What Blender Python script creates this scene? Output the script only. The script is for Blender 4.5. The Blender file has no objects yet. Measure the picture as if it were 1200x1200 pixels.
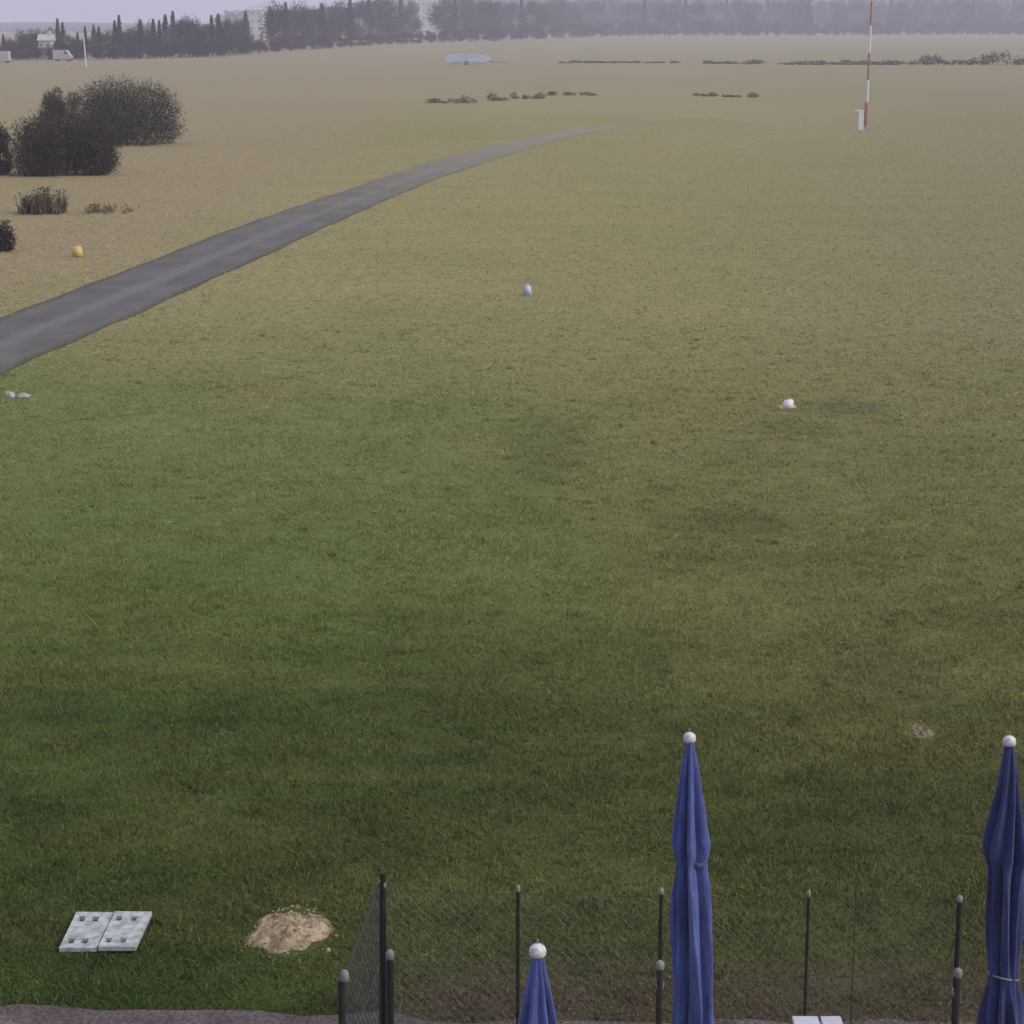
import bpy, bmesh, math, random
import numpy as np
from mathutils import Vector, Matrix

random.seed(7)
RNG = np.random.default_rng(11)
S = bpy.context.scene
C = S.collection

# ------------------------------------------------------------------ camera, sky, sun, exposure
CAM_H = 7.0
F = 1200 / (2 * math.tan(math.radians(13.5)))        # focal length in photo pixels (1200 px frame)
HORIZON = 26.0
PITCH = math.atan((600 - HORIZON) / F)
cam = bpy.data.cameras.new('camera'); co = bpy.data.objects.new('camera', cam); C.objects.link(co)
co.location = (0, 0, CAM_H); co.rotation_euler = (math.pi / 2 - PITCH, 0, 0)
cam.sensor_fit = 'HORIZONTAL'; cam.angle = math.radians(27.0)
cam.clip_start = 0.1; cam.clip_end = 30000
S.camera = co
S.render.resolution_x = S.render.resolution_y = 1024

SUN_EL, SUN_AZ = math.radians(36), math.radians(108)   # azimuth clockwise from +Y: right and a little behind the camera
w = bpy.data.worlds.new('World'); S.world = w; w.use_nodes = True
wn, wl = w.node_tree.nodes, w.node_tree.links
bg = wn['Background']
sky = wn.new('ShaderNodeTexSky'); sky.sky_type = 'NISHITA'; sky.sun_disc = False
sky.sun_elevation = SUN_EL; sky.sun_rotation = SUN_AZ
sky.air_density = 1.3; sky.dust_density = 3.0; sky.ozone_density = 2.0
mixn = wn.new('ShaderNodeMix'); mixn.data_type = 'RGBA'; mixn.inputs['Factor'].default_value = 0.72
wl.new(sky.outputs[0], mixn.inputs['A'])
mixn.inputs['B'].default_value = (4.45, 4.45, 5.8, 1)      # even thin overcast, slightly lilac
wl.new(mixn.outputs['Result'], bg.inputs['Color']); bg.inputs['Strength'].default_value = 0.10

sl = bpy.data.lights.new('sun', 'SUN'); so = bpy.data.objects.new('sun', sl); C.objects.link(so)
sl.energy = 1.4; sl.angle = math.radians(16); sl.color = (1.0, 0.95, 0.86)
sd = Vector((math.sin(SUN_AZ) * math.cos(SUN_EL), math.cos(SUN_AZ) * math.cos(SUN_EL), math.sin(SUN_EL)))
so.rotation_euler = sd.to_track_quat('Z', 'Y').to_euler(); so.location = (20, -10, 40)
S.view_settings.view_transform = 'Standard'; S.view_settings.look = 'None'
S.view_settings.gamma = 1; S.view_settings.exposure = 0.75; S.view_settings.use_curve_mapping = False
S.render.engine = 'CYCLES'
S.cycles.volume_bounces = 1

# ------------------------------------------------------------------ helpers
FWD = Vector((0, math.cos(PITCH), -math.sin(PITCH))); UP = Vector((0, math.sin(PITCH), math.cos(PITCH)))
def ray(px, py):
    return FWD + Vector((1, 0, 0)) * ((px - 600) / F) + UP * ((600 - py) / F)
def gp(px, py, z=0.0):                 # photo pixel -> point on the level plane z
    r = ray(px, py); t = (z - CAM_H) / r.z
    return Vector((r.x * t, r.y * t, z))
def at_y(px, py, Y):                   # photo pixel -> point at distance Y
    r = ray(px, py); t = Y / r.y
    return Vector((r.x * t, Y, CAM_H + r.z * t))

def tag(o, label=None, cat=None, group=None, kind=None):
    if label: o['label'] = label
    if cat: o['category'] = cat
    if group: o['group'] = group
    if kind: o['kind'] = kind
    return o
def link(name, me, mat=None, parent=None):
    o = bpy.data.objects.new(name, me); C.objects.link(o)
    if mat is not None and me is not None and not me.materials: me.materials.append(mat)
    if parent is not None: o.parent = parent
    return o
def empty(name, loc, rz=0):
    o = bpy.data.objects.new(name, None); C.objects.link(o)
    o.location = loc; o.rotation_euler = (0, 0, rz); o.empty_display_size = 0.3
    return o
def copy_tree(o, parent=None):
    c = o.copy(); C.objects.link(c); c.parent = parent
    for ch in list(o.children): copy_tree(ch, c)
    return c
def pyd(name, v, f, smooth=False):
    me = bpy.data.meshes.new(name); me.from_pydata(v, [], f); me.update()
    if smooth:
        for p in me.polygons: p.use_smooth = True
    return me
def tri_mesh(name, verts, rnd=None):   # verts (n*3,3) numpy, each three a triangle
    n = len(verts) // 3
    me = bpy.data.meshes.new(name)
    me.vertices.add(n * 3); me.vertices.foreach_set('co', np.ascontiguousarray(verts, dtype=np.float32).ravel())
    me.loops.add(n * 3); me.loops.foreach_set('vertex_index', np.arange(n * 3, dtype=np.int32))
    me.polygons.add(n); me.polygons.foreach_set('loop_start', np.arange(0, n * 3, 3, dtype=np.int32))
    me.update(calc_edges=True)
    if rnd is not None:
        a = me.attributes.new('rnd', 'FLOAT', 'POINT'); a.data.foreach_set('value', np.repeat(rnd, 3).astype(np.float32))
    return me
def bm_mesh(name, bm, smooth=False):
    me = bpy.data.meshes.new(name); bm.normal_update(); bm.to_mesh(me); bm.free()
    if smooth:
        for p in me.polygons: p.use_smooth = True
    return me
def bbox(bm, c, s, rz=0, bevel=0):
    r = bmesh.ops.create_cube(bm, size=1)
    M = Matrix.Translation(Vector(c)) @ Matrix.Rotation(rz, 4, 'Z') @ Matrix.Diagonal((s[0], s[1], s[2], 1))
    bmesh.ops.transform(bm, matrix=M, verts=r['verts'])
    if bevel:
        es = list({e for v in r['verts'] for e in v.link_edges})
        bmesh.ops.bevel(bm, geom=es, offset=bevel, segments=2, affect='EDGES')
def btube(bm, a, b, r0, r1=None, n=10, cap=True):
    a = Vector(a); b = Vector(b); r1 = r0 if r1 is None else r1
    q = (b - a).to_track_quat('Z', 'Y')
    rings = []
    for p, r in ((a, r0), (b, r1)):
        rings.append([bm.verts.new(p + q @ Vector((r * math.cos(2 * math.pi * k / n), r * math.sin(2 * math.pi * k / n), 0))) for k in range(n)])
    for k in range(n):
        bm.faces.new((rings[0][k], rings[0][(k + 1) % n], rings[1][(k + 1) % n], rings[1][k]))
    if cap:
        bm.faces.new(rings[0][::-1]); bm.faces.new(rings[1])
def blathe(bm, prof, n=16, loc=(0, 0, 0)):
    rings = []
    for r, z in prof:
        rings.append([bm.verts.new((loc[0] + r * math.cos(2 * math.pi * k / n), loc[1] + r * math.sin(2 * math.pi * k / n), loc[2] + z)) for k in range(n)])
    for i in range(len(rings) - 1):
        for k in range(n):
            bm.faces.new((rings[i][k], rings[i][(k + 1) % n], rings[i + 1][(k + 1) % n], rings[i + 1][k]))
    bm.faces.new(rings[0][::-1]); bm.faces.new(rings[-1])

# ------------------------------------------------------------------ materials
class NT:
    def __init__(s, name):
        s.m = bpy.data.materials.new(name); s.m.use_nodes = True
        s.n = s.m.node_tree.nodes; s.l = s.m.node_tree.links; s.b = s.n['Principled BSDF']
    def _in(s, sock, v):
        if hasattr(v, 'is_output'): s.l.new(v, sock)
        elif v is not None: sock.default_value = v
    def math(s, op, a, b=None, c=None, clamp=False):
        n = s.n.new('ShaderNodeMath'); n.operation = op; n.use_clamp = clamp
        for i, v in enumerate((a, b, c)):
            if v is not None: s._in(n.inputs[i], v)
        return n.outputs[0]
    def ramp(s, v, lo, hi, a=0.0, b=1.0):
        n = s.n.new('ShaderNodeMapRange'); n.interpolation_type = 'SMOOTHSTEP'
        s._in(n.inputs['Value'], v)
        for k, x in (('From Min', lo), ('From Max', hi), ('To Min', a), ('To Max', b)): s._in(n.inputs[k], x)
        return n.outputs[0]
    def mix(s, f, a, b, mode='MIX'):
        n = s.n.new('ShaderNodeMix'); n.data_type = 'RGBA'; n.blend_type = mode
        s._in(n.inputs['Factor'], f)
        for k, x in (('A', a), ('B', b)):
            s._in(n.inputs[k], (*x, 1) if isinstance(x, tuple) and len(x) == 3 else x)
        return n.outputs['Result']
    def noise(s, vec, scale, detail=4, rough=0.55, out=0):
        n = s.n.new('ShaderNodeTexNoise'); s._in(n.inputs['Vector'], vec)
        n.inputs['Scale'].default_value = scale; n.inputs['Detail'].default_value = detail; n.inputs['Roughness'].default_value = rough
        return n.outputs[out]
    def pos(s):
        return s.n.new('ShaderNodeNewGeometry').outputs['Position']
    def obj(s):
        return s.n.new('ShaderNodeTexCoord').outputs['Object']
    def sep(s, v):
        n = s.n.new('ShaderNodeSeparateXYZ'); s._in(n.inputs[0], v); return n.outputs
    def scale(s, v, t, off=(0, 0, 0)):
        n = s.n.new('ShaderNodeMapping'); n.vector_type = 'POINT'; s._in(n.inputs['Vector'], v)
        n.inputs['Scale'].default_value = t; n.inputs['Location'].default_value = off; return n.outputs[0]
    def attr(s, name, out='Fac'):
        n = s.n.new('ShaderNodeAttribute'); n.attribute_name = name; return n.outputs[out]
    def bump(s, h, strength=0.5, dist=0.05):
        n = s.n.new('ShaderNodeBump'); s._in(n.inputs['Height'], h); n.inputs['Strength'].default_value = strength
        n.inputs['Distance'].default_value = dist; s.l.new(n.outputs[0], s.b.inputs['Normal'])
    def col(s, c, rough=0.8, spec=0.3):
        s._in(s.b.inputs['Base Color'], (*c, 1) if isinstance(c, tuple) and len(c) == 3 else c)
        s._in(s.b.inputs['Roughness'], rough); s.b.inputs['Specular IOR Level'].default_value = spec
        return s.m
def simple(name, c, rough=0.7, var=0.25, scale=6.0, spec=0.3, metal=0.0, bump=0.0):
    t = NT(name); p = t.obj(); n = t.noise(p, scale, 5)
    f = t.ramp(n, 0.3, 0.7)
    d = tuple(x * (1 - var) for x in c); e = tuple(min(1, x * (1 + var)) for x in c)
    t.col(t.mix(f, d, e), rough, spec); t.b.inputs['Metallic'].default_value = metal
    if bump: t.bump(n, bump, 0.02)
    return t.m

def grass_colour(t):
    """colour of the meadow by place: green mown lawn near the terrace, straw beyond, litter along the fence."""
    p = t.pos(); x, y, _z = t.sep(p)
    flat = t.scale(p, (1, 1, 0))
    big = t.noise(flat, 0.11, 4, 0.6); mid = t.noise(flat, 0.45, 5, 0.6); fine = t.noise(flat, 2.6, 5, 0.65)
    strk = t.noise(t.scale(p, (0.35, 1.0, 0), (31, 7, 0)), 0.35, 5, 0.6)
    far = t.noise(t.scale(p, (0.03, 0.012, 0), (5, 3, 0)), 1.0, 6, 0.6)
    lush = t.mix(t.ramp(mid, 0.35, 0.68), (0.029, 0.058, 0.010), (0.061, 0.104, 0.020))
    olive = t.mix(t.ramp(strk, 0.35, 0.68), (0.072, 0.082, 0.022), (0.128, 0.124, 0.040))
    straw = t.mix(t.ramp(far, 0.3, 0.7), (0.30, 0.270, 0.105), (0.37, 0.315, 0.150))
    straw = t.mix(t.ramp(strk, 0.3, 0.75, 0.0, 0.35), straw, (0.22, 0.225, 0.075))
    straw = t.mix(t.ramp(x, -6.0, -14.0, 0.0, 0.6), straw, (0.36, 0.275, 0.165))
    straw = t.mix(t.ramp(t.math('DIVIDE', x, y), 0.02, 0.26, 0.0, 0.55), straw, (0.225, 0.22, 0.12))
    # near: lush and olive interleaved, olive wins to the right; darker left partly painted vignette
    side = t.ramp(x, -2.0, 4.0, -0.12, 0.6)
    m = t.math('ADD', t.ramp(big, 0.36, 0.66, 0.0, 0.75), side, clamp=True)
    near = t.mix(m, lush, olive)
    near = t.mix(t.ramp(t.math('ADD', y, t.math('MULTIPLY', t.math('SUBTRACT', strk, 0.5), 16.0)), 17.0, 29.0, 0.0, 0.8), near, t.mix(t.ramp(x, -3.0, 4.5), (0.180, 0.235, 0.060), (0.225, 0.220, 0.078)))  # paler, drier green further out, partly haze lightening put into the colour
    # straw beyond the mown part, border wavering
    yy = t.math('ADD', y, t.math('MULTIPLY', t.math('SUBTRACT', big, 0.5), 22.0))
    yy = t.math('ADD', yy, t.math('MULTIPLY', x, 0.35))
    yy = t.math('ADD', yy, t.math('MULTIPLY', t.math('SUBTRACT', mid, 0.5), 8.0))
    band = t.noise(t.scale(p, (0.10, 1.3, 0), (3, 9, 0)), 0.9, 5, 0.6)
    near = t.mix(t.ramp(band, 0.38, 0.66, 0.0, 0.3), near, (0.135, 0.145, 0.048))
    c = t.mix(t.ramp(yy, 25.0, 60.0), near, straw)
    # far field a little greyer
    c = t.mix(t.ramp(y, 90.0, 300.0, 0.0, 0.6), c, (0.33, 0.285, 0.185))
    # darker lush rings and worn spots in the lawn (their own shapes)
    for (px, py, rx, ry, k, cc) in ((640, 522, 0.9, 3.2, 0.35, (0.075, 0.095, 0.035)), (990, 478, 1.4, 0.9, 0.5, (0.115, 0.12, 0.047)),
                                    (925, 500, 0.8, 1.0, 0.4, (0.10, 0.11, 0.042)), (860, 615, 1.2, 1.2, 0.4, (0.07, 0.082, 0.03)), (1040, 790, 0.7, 1.1, 0.5, (0.125, 0.105, 0.05)),
                                    (300, 465, 0.8, 2.0, 0.5, (0.25, 0.21, 0.085))):
        g = gp(px, py)
        v = t.scale(p, (1 / rx, 1 / ry, 0), (-g.x / rx, -g.y / ry, 0))
        ln = t.n.new('ShaderNodeVectorMath'); ln.operation = 'LENGTH'; t.l.new(v, ln.inputs[0])
        d = t.math('ADD', ln.outputs['Value'], t.math('MULTIPLY', t.math('SUBTRACT', fine, 0.5), 1.3))
        c = t.mix(t.ramp(d, 0.4, 1.2, k, 0.0), c, cc)
    # leaf litter and thin grass along the fence
    yl = t.math('ADD', y, t.math('MULTIPLY', t.math('SUBTRACT', fine, 0.5), 1.6))
    lit = t.math('MULTIPLY', t.ramp(yl, 14.5, 15.5, 1.0, 0.0), t.ramp(x, -1.6, -0.4))
    lit = t.math('MULTIPLY', lit, t.ramp(fine, 0.3, 0.6, 0.35, 0.95))
    c = t.mix(lit, c, (0.10, 0.074, 0.05))
    c = t.mix(t.ramp(fine, 0.25, 0.75, 0.28, 0.0), c, (0.04, 0.04, 0.015))
    return c, fine, p

t = NT('meadow'); c, fine, p = grass_colour(t)
soil = t.noise(t.scale(p, (1, 1, 0)), 9.0, 6, 0.7)
c = t.mix(t.ramp(soil, 0.3, 0.7, 0.35, 0.0), c, (0.035, 0.03, 0.015))
t.col(c, 0.95, 0.1); t.bump(soil, 0.6, 0.06); M_GROUND = t.m
t = NT('grass_blade'); c, fine, p = grass_colour(t)
r = t.attr('rnd')
c = t.mix(1.0, c, t.mix(r, (0.85, 0.85, 0.85), (1.5, 1.45, 1.3)), 'MULTIPLY')
c = t.mix(t.ramp(r, 0.88, 0.95, 0.0, 0.6), c, (0.19, 0.15, 0.075))
t.col(c, 0.75, 0.2); M_BLADE = t.m

t = NT('asphalt'); p = t.pos(); a = t.attr('across')
n1 = t.noise(p, 0.5, 5, 0.6); n2 = t.noise(p, 14, 4, 0.7); n3 = t.noise(t.scale(p, (1, 0.12, 0)), 1.2, 4)
c = t.mix(t.ramp(n1, 0.3, 0.7), (0.095, 0.089, 0.078), (0.140, 0.131, 0.116))
c = t.mix(t.ramp(n3, 0.45, 0.7, 0.0, 0.35), c, (0.165, 0.158, 0.148))
mid = t.ramp(t.math('ABSOLUTE', t.math('ADD', t.math('SUBTRACT', a, 0.52), t.math('MULTIPLY', t.math('SUBTRACT', n1, 0.5), 0.2))), 0.03, 0.13, 0.6, 0.0)
c = t.mix(mid, c, (0.18, 0.172, 0.16))
edge = t.ramp(t.math('ADD', t.math('ABSOLUTE', t.math('SUBTRACT', a, 0.5)), t.math('MULTIPLY', t.math('SUBTRACT', n1, 0.5), 0.22)), 0.40, 0.5, 0.0, 0.8)
c = t.mix(edge, c, (0.06, 0.06, 0.03))
c = t.mix(t.ramp(n2, 0.35, 0.65, 0.3, 0.0), c, (0.03, 0.03, 0.03))
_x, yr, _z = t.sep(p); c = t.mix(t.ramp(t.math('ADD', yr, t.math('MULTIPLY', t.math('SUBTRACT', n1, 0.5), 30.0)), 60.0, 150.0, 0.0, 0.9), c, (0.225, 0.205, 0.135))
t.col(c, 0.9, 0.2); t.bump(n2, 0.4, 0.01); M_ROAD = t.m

t = NT('terrace_gravel'); p = t.pos(); v = t.n.new('ShaderNodeTexVoronoi'); t.l.new(p, v.inputs['Vector']); v.inputs['Scale'].default_value = 28
n1 = t.noise(p, 1.8, 5); c = t.mix(t.ramp(n1, 0.35, 0.65), (0.085, 0.066, 0.060), (0.135, 0.112, 0.105))
c = t.mix(0.5, c, v.outputs['Distance'], 'SOFT_LIGHT'); t.col(c, 0.95, 0.2); t.bump(v.outputs['Distance'], 0.6, 0.02); M_TERR = t.m

t = NT('sandy_soil'); p = t.obj(); n1 = t.noise(p, 7, 6, 0.65); n2 = t.noise(p, 35, 4, 0.7)
c = t.mix(t.ramp(n1, 0.38, 0.62), (0.20, 0.152, 0.095), (0.42, 0.335, 0.21)); c = t.mix(t.ramp(n2, 0.3, 0.65, 0.4, 0.0), c, (0.13, 0.10, 0.07))
t.col(c, 0.95, 0.1); t.bump(n2, 0.5, 0.02); M_SAND = t.m

def leafmat(name, a, b, dry=None):
    t = NT(name); r = t.attr('rnd'); n = t.noise(t.obj(), 0.9, 4)
    c = t.mix(r, a, b); c = t.mix(t.ramp(n, 0.35, 0.65, 0.45, 0.0), c, tuple(x * 0.6 for x in a))
    if dry: c = t.mix(t.ramp(r, 0.8, 0.95, 0, 0.8), c, dry)
    t.col(c, 0.85, 0.15); return t.m
M_BUSH = leafmat('bush_twigs', (0.042, 0.034, 0.028), (0.098, 0.078, 0.060))
M_BUSHG = leafmat('bush_twigs_greyish', (0.048, 0.044, 0.033), (0.115, 0.102, 0.072))
M_REED = leafmat('dry_reed', (0.065, 0.05, 0.038), (0.16, 0.12, 0.08))
M_CONIF = leafmat('conifer_needles', (0.012, 0.018, 0.014), (0.03, 0.04, 0.028))
M_BARE = leafmat('bare_crown', (0.032, 0.026, 0.026), (0.07, 0.058, 0.052))
M_OLIVEL = leafmat('olive_crown', (0.03, 0.034, 0.02), (0.07, 0.068, 0.04))
M_FOREST = leafmat('forest_crown', (0.03, 0.032, 0.03), (0.075, 0.068, 0.06))
M_HEDGE = leafmat('hedge_twigs', (0.12, 0.108, 0.08), (0.21, 0.185, 0.14))
M_HEDGE2 = leafmat('hedge_twigs_dark', (0.075, 0.068, 0.05), (0.145, 0.125, 0.095))
M_SCRUB = leafmat('dry_scrub', (0.15, 0.12, 0.075), (0.26, 0.21, 0.135))
M_BARK = simple('bark', (0.05, 0.04, 0.034), 0.9, 0.3, 3)
M_HILL = simple('hill_cover', (0.055, 0.055, 0.045), 0.95, 0.3, 0.01)
M_POST = simple('dark_painted_metal', (0.018, 0.019, 0.017), 0.55, 0.3, 12)
M_POSTB = simple('brownish_post', (0.035, 0.026, 0.02), 0.7, 0.3, 12)
M_CAP = simple('pale_plastic_cap', (0.20, 0.20, 0.18), 0.6, 0.15, 9)
M_WIRE = simple('grey_green_wire', (0.055, 0.065, 0.06), 0.5, 0.25, 4)
M_WHITE = simple('white_paint', (0.60, 0.60, 0.58), 0.5, 0.08, 5)
M_BOARD = simple('weathered_white_plastic', (0.34, 0.36, 0.335), 0.7, 0.32, 13, bump=0.2)
M_WHITEF = simple('white_render_wall', (0.50, 0.485, 0.455), 0.8, 0.06, 1)
M_ROOF = simple('dull_roof', (0.17, 0.14, 0.13), 0.85, 0.2, 1.5)
M_ROOFP = simple('pale_roof', (0.42, 0.38, 0.36), 0.85, 0.15, 1.5)
M_FINIAL = simple('weathered_cap', (0.50, 0.49, 0.48), 0.6, 0.25, 30, bump=0.3)
M_GLASS = simple('dark_window', (0.05, 0.055, 0.07), 0.15, 0.1, 1, spec=0.5)
M_RED = simple('red_paint', (0.34, 0.165, 0.145), 0.55, 0.15, 3)
M_TYRE = simple('tyre_rubber', (0.02, 0.02, 0.02), 0.8, 0.2, 5)
M_PALEBLUE = simple('pale_blue_cover', (0.40, 0.46, 0.56), 0.55, 0.12, 0.7)
M_ORANGE = simple('faded_orange_board', (0.46, 0.33, 0.22), 0.7, 0.2, 2)
M_YELLOW = simple('yellow_plastic', (0.55, 0.40, 0.14), 0.5, 0.15, 3)
M_BLUEP = simple('blue_plastic', (0.14, 0.2, 0.48), 0.5, 0.15, 3)
M_STEEL = simple('grey_steel', (0.35, 0.35, 0.36), 0.45, 0.15, 6, metal=0.6)
M_CONC = simple('concrete', (0.30, 0.29, 0.27), 0.9, 0.2, 8, bump=0.3)
def fabric(name, a, b):
    t = NT(name); p = t.obj(); n = t.noise(t.scale(p, (3, 3, 0.6)), 5, 5); f = t.math('ADD', t.math('MULTIPLY', t.noise(p, 260, 2), 0.08), t.math('ADD', t.noise(t.scale(p, (1, 1, 0.3)), 26, 3, 0.5), t.noise(t.scale(p, (1, 1, 0.8)), 9, 3, 0.5)))
    t.col(t.mix(t.ramp(n, 0.3, 0.7), a, b), 0.75, 0.2); t.bump(f, 0.55, 0.02)
    t.b.inputs['Sheen Weight'].default_value = 0.15
    return t.m
M_FABRIC = fabric('blue_canvas', (0.042, 0.054, 0.165), (0.078, 0.110, 0.29))
M_FABRIC_DIM = fabric('dimmed_blue_canvas', (0.018, 0.024, 0.075), (0.036, 0.050, 0.145))  # blue canvas with edge vignette painted in; also the dark hollow at the tie

# ------------------------------------------------------------------ setting: ground, terrace, road, hills
G = 3600
tag(link('ground', pyd('ground', [(-G, -60, 0), (G, -60, 0), (G, G, 0), (-G, G, 0)], [(0, 1, 2, 3)]), M_GROUND), kind='structure')
# terrace at the foot of the building: gravel sheet with a wavering edge
edge = []
for i in range(61):
    x = -9 + 18 * i / 60
    e = 14.33 - 0.05 * (x + 3.5) if x < -0.9 else 14.33 - 0.13 - 0.10 * min(1, (x + 0.9) / 0.4)
    edge.append((x, e + 0.035 * math.sin(x * 5.1) + 0.025 * math.sin(x * 13.7 + 1), 0.012))
v = [(x, -2, 0.012) for x, _, _ in edge] + edge
f = [(i, i + 1, 61 + i + 1, 61 + i) for i in range(60)]
tag(link('terrace', pyd('terrace', v, f), M_TERR), kind='structure')

TOPE = [(-260, 470), (-120, 418), (0, 372), (100, 336), (200, 296), (300, 258), (400, 225), (500, 191), (600, 165), (680, 150), (735, 145.5), (770, 144.6)]
BOTE = [(-260, 545), (-120, 492), (0, 440), (100, 395), (200, 350), (300, 305), (400, 258), (500, 214), (600, 180), (680, 157), (735, 148.5), (770, 145.4)]
def poly_interp(P, n):
    P = np.array(P, float); s = np.r_[0, np.cumsum(np.hypot(*np.diff(P, axis=0).T))]
    u = np.linspace(0, s[-1], n); return np.c_[np.interp(u, s, P[:, 0]), np.interp(u, s, P[:, 1])]
def smooth(P, k=9):
    Q = P.copy()
    for _ in range(k): Q[1:-1] = (Q[:-2] + 2 * Q[1:-1] + Q[2:]) / 4
    return Q
A = smooth(poly_interp([gp(*q).xy for q in TOPE], 90)); B = smooth(poly_interp([gp(*q).xy for q in BOTE], 90))
v, f, ac = [], [], []
NA = 9
for i in range(90):
    j = 0.04 * math.sin(i * 1.7) + 0.03 * math.sin(i * 0.63 + 2)
    for k in range(NA):
        u = k / (NA - 1); q = A[i] * (1 - u) + B[i] * u
        v.append((q[0] + (j if k in (0,) else -j if k == NA - 1 else 0), q[1], 0.014)); ac.append(u)
for i in range(89):
    for k in range(NA - 1):
        a = i * NA + k; f.append((a, a + NA, a + NA + 1, a + 1))
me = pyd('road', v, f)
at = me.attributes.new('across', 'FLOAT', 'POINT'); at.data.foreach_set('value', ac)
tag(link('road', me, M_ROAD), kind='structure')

def hill_z(x, y):
    def sm(a, b, v):
        v = min(1, max(0, (v - a) / (b - a))); return v * v * (3 - 2 * v)
    right = sm(-260, 120, x + 0.06 * (1500 - y))
    z = sm(1420, 2500, y) * (7 + 90 * right) + (1 + 6 * right) * math.sin(x * 0.006 + 1) * sm(1500, 2200, y) + (1 + 3 * right) * math.sin(x * 0.017 + y * 0.004) * sm(1450, 1800, y)
    return z - 0.6
NXH, NYH = 90, 40
v = [(-1700 + 3400 * i / (NXH - 1), 1400 + 1900 * j / (NYH - 1), 0) for j in range(NYH) for i in range(NXH)]
v = [(x, y, hill_z(x, y)) for x, y, _ in v]
f = [(j * NXH + i, j * NXH + i + 1, (j + 1) * NXH + i + 1, (j + 1) * NXH + i) for j in range(NYH - 1) for i in range(NXH - 1)]
tag(link('hills', pyd('hills', v, f, True), M_HILL), kind='structure')

# ------------------------------------------------------------------ leaf clouds, trees, shrubs
def leaf_tris(pts, size, rng=RNG, flat=0.0, elong=1.0):
    n = len(pts)
    a = rng.normal(size=(n, 3)); a[:, 2] *= 1 - flat; a /= np.linalg.norm(a, axis=1, keepdims=True)
    b = rng.normal(size=(n, 3)); b -= (b * a).sum(1, keepdims=True) * a; b /= np.linalg.norm(b, axis=1, keepdims=True)
    s = (size * rng.uniform(0.6, 1.4, n))[:, None]
    out = np.empty((n, 3, 3)); out[:, 0] = pts + a * s * elong; out[:, 1] = pts - a * s * 0.4 * elong + b * s * 0.6; out[:, 2] = pts - a * s * 0.4 * elong - b * s * 0.6
    return out.reshape(-1, 3)
def sliver_tris(base, tip, wd, rng=RNG):
    n = len(base); d = tip - base; s = rng.normal(size=(n, 3)); s -= (s * d).sum(1, keepdims=True) * d / np.maximum(1e-9, (d * d).sum(1, keepdims=True))
    s /= np.linalg.norm(s, axis=1, keepdims=True); s *= np.asarray(wd).reshape(-1, 1) * 0.5
    return np.stack([base - s, base + s, tip], 1).reshape(-1, 3)
def blob_points(blobs, n, rng=RNG, shell=0.55):
    vol = np.array([b[3] * b[4] * b[5] for b in blobs]) ** 0.75; k = rng.choice(len(blobs), n, p=vol / vol.sum())
    Bq = np.array(blobs)[k]; d = rng.normal(size=(n, 3)); d /= np.linalg.norm(d, axis=1, keepdims=True)
    r = (shell + (1 - shell) * rng.random(n))[:, None] ** 1.0
    r *= 1 + 0.18 * rng.normal(size=(n, 1)) * (rng.random((n, 1)) < 0.3)
    return Bq[:, :3] + d * r * Bq[:, 3:6]
def trunk_mesh(name, h, r, limbs, rng=random):
    bm = bmesh.new(); btube(bm, (0, 0, -0.1), (0, 0, h * 0.5), r, r * 0.65, 7); btube(bm, (0, 0, h * 0.5), (0.02 * h, 0.01 * h, h * 0.92), r * 0.65, r * 0.12, 6)
    for k in range(limbs):
        z = h * rng.uniform(0.25, 0.75); a = rng.uniform(0, 6.28); L = h * rng.uniform(0.18, 0.34)
        btube(bm, (0, 0, z), (L * math.cos(a), L * math.sin(a), z + L * 0.7), r * 0.35, r * 0.06, 5)
    return bm_mesh(name, bm)

def proto_conifer(h, w, seed):
    rg = np.random.default_rng(seed); n = 1500
    u = rg.random(n) ** 0.7; tier = np.floor(u * 13) / 13; rr = w / 2 * (1 - tier * 0.97) * (0.35 + 0.65 * (1 - (u * 13 % 1))) * rg.uniform(0.3, 1.08, n)
    th = rg.random(n) * 6.283; lump = 1 + 0.22 * np.sin(th * 3 + tier * 9)
    z = h * (0.10 + 0.9 * u) - rr * 0.18
    pts = np.c_[rr * lump * np.cos(th), rr * lump * np.sin(th), z]
    return tri_mesh('conifer_crown', leaf_tris(pts, 0.022 * h, rg, 0.3), rg.random(n)), trunk_mesh('conifer_trunk', h, 0.016 * h, 0)
def proto_round(h, w, seed, n=2200, nb=15):
    rg = np.random.default_rng(seed); bl = []
    for k in range(nb):
        a = rg.random() * 6.283; rad = w * 0.28 * math.sqrt(rg.random()); z = h * rg.uniform(0.2, 0.88); s = w * rg.uniform(0.16, 0.27) * (1.15 - 0.5 * abs(z / h - 0.5))
        bl.append((rad * math.cos(a), rad * math.sin(a), z, s, s, s * rg.uniform(0.8, 1.2)))
    pts = blob_points(bl, n, rg, 0.3)
    tw = int(n * 0.5); p2 = blob_points(bl, tw, rg, 0.6); o = np.array([0, 0, h * 0.45]); d = p2 - o; d /= np.linalg.norm(d, axis=1, keepdims=True)
    T = np.r_[leaf_tris(pts, 0.022 * h, rg), sliver_tris(p2, p2 + d * h * 0.09, np.full(tw, 0.012 * h), rg)]
    return tri_mesh('round_crown', T, rg.random(n + tw)), trunk_mesh('round_trunk', h, 0.02 * h, 7)

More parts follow.
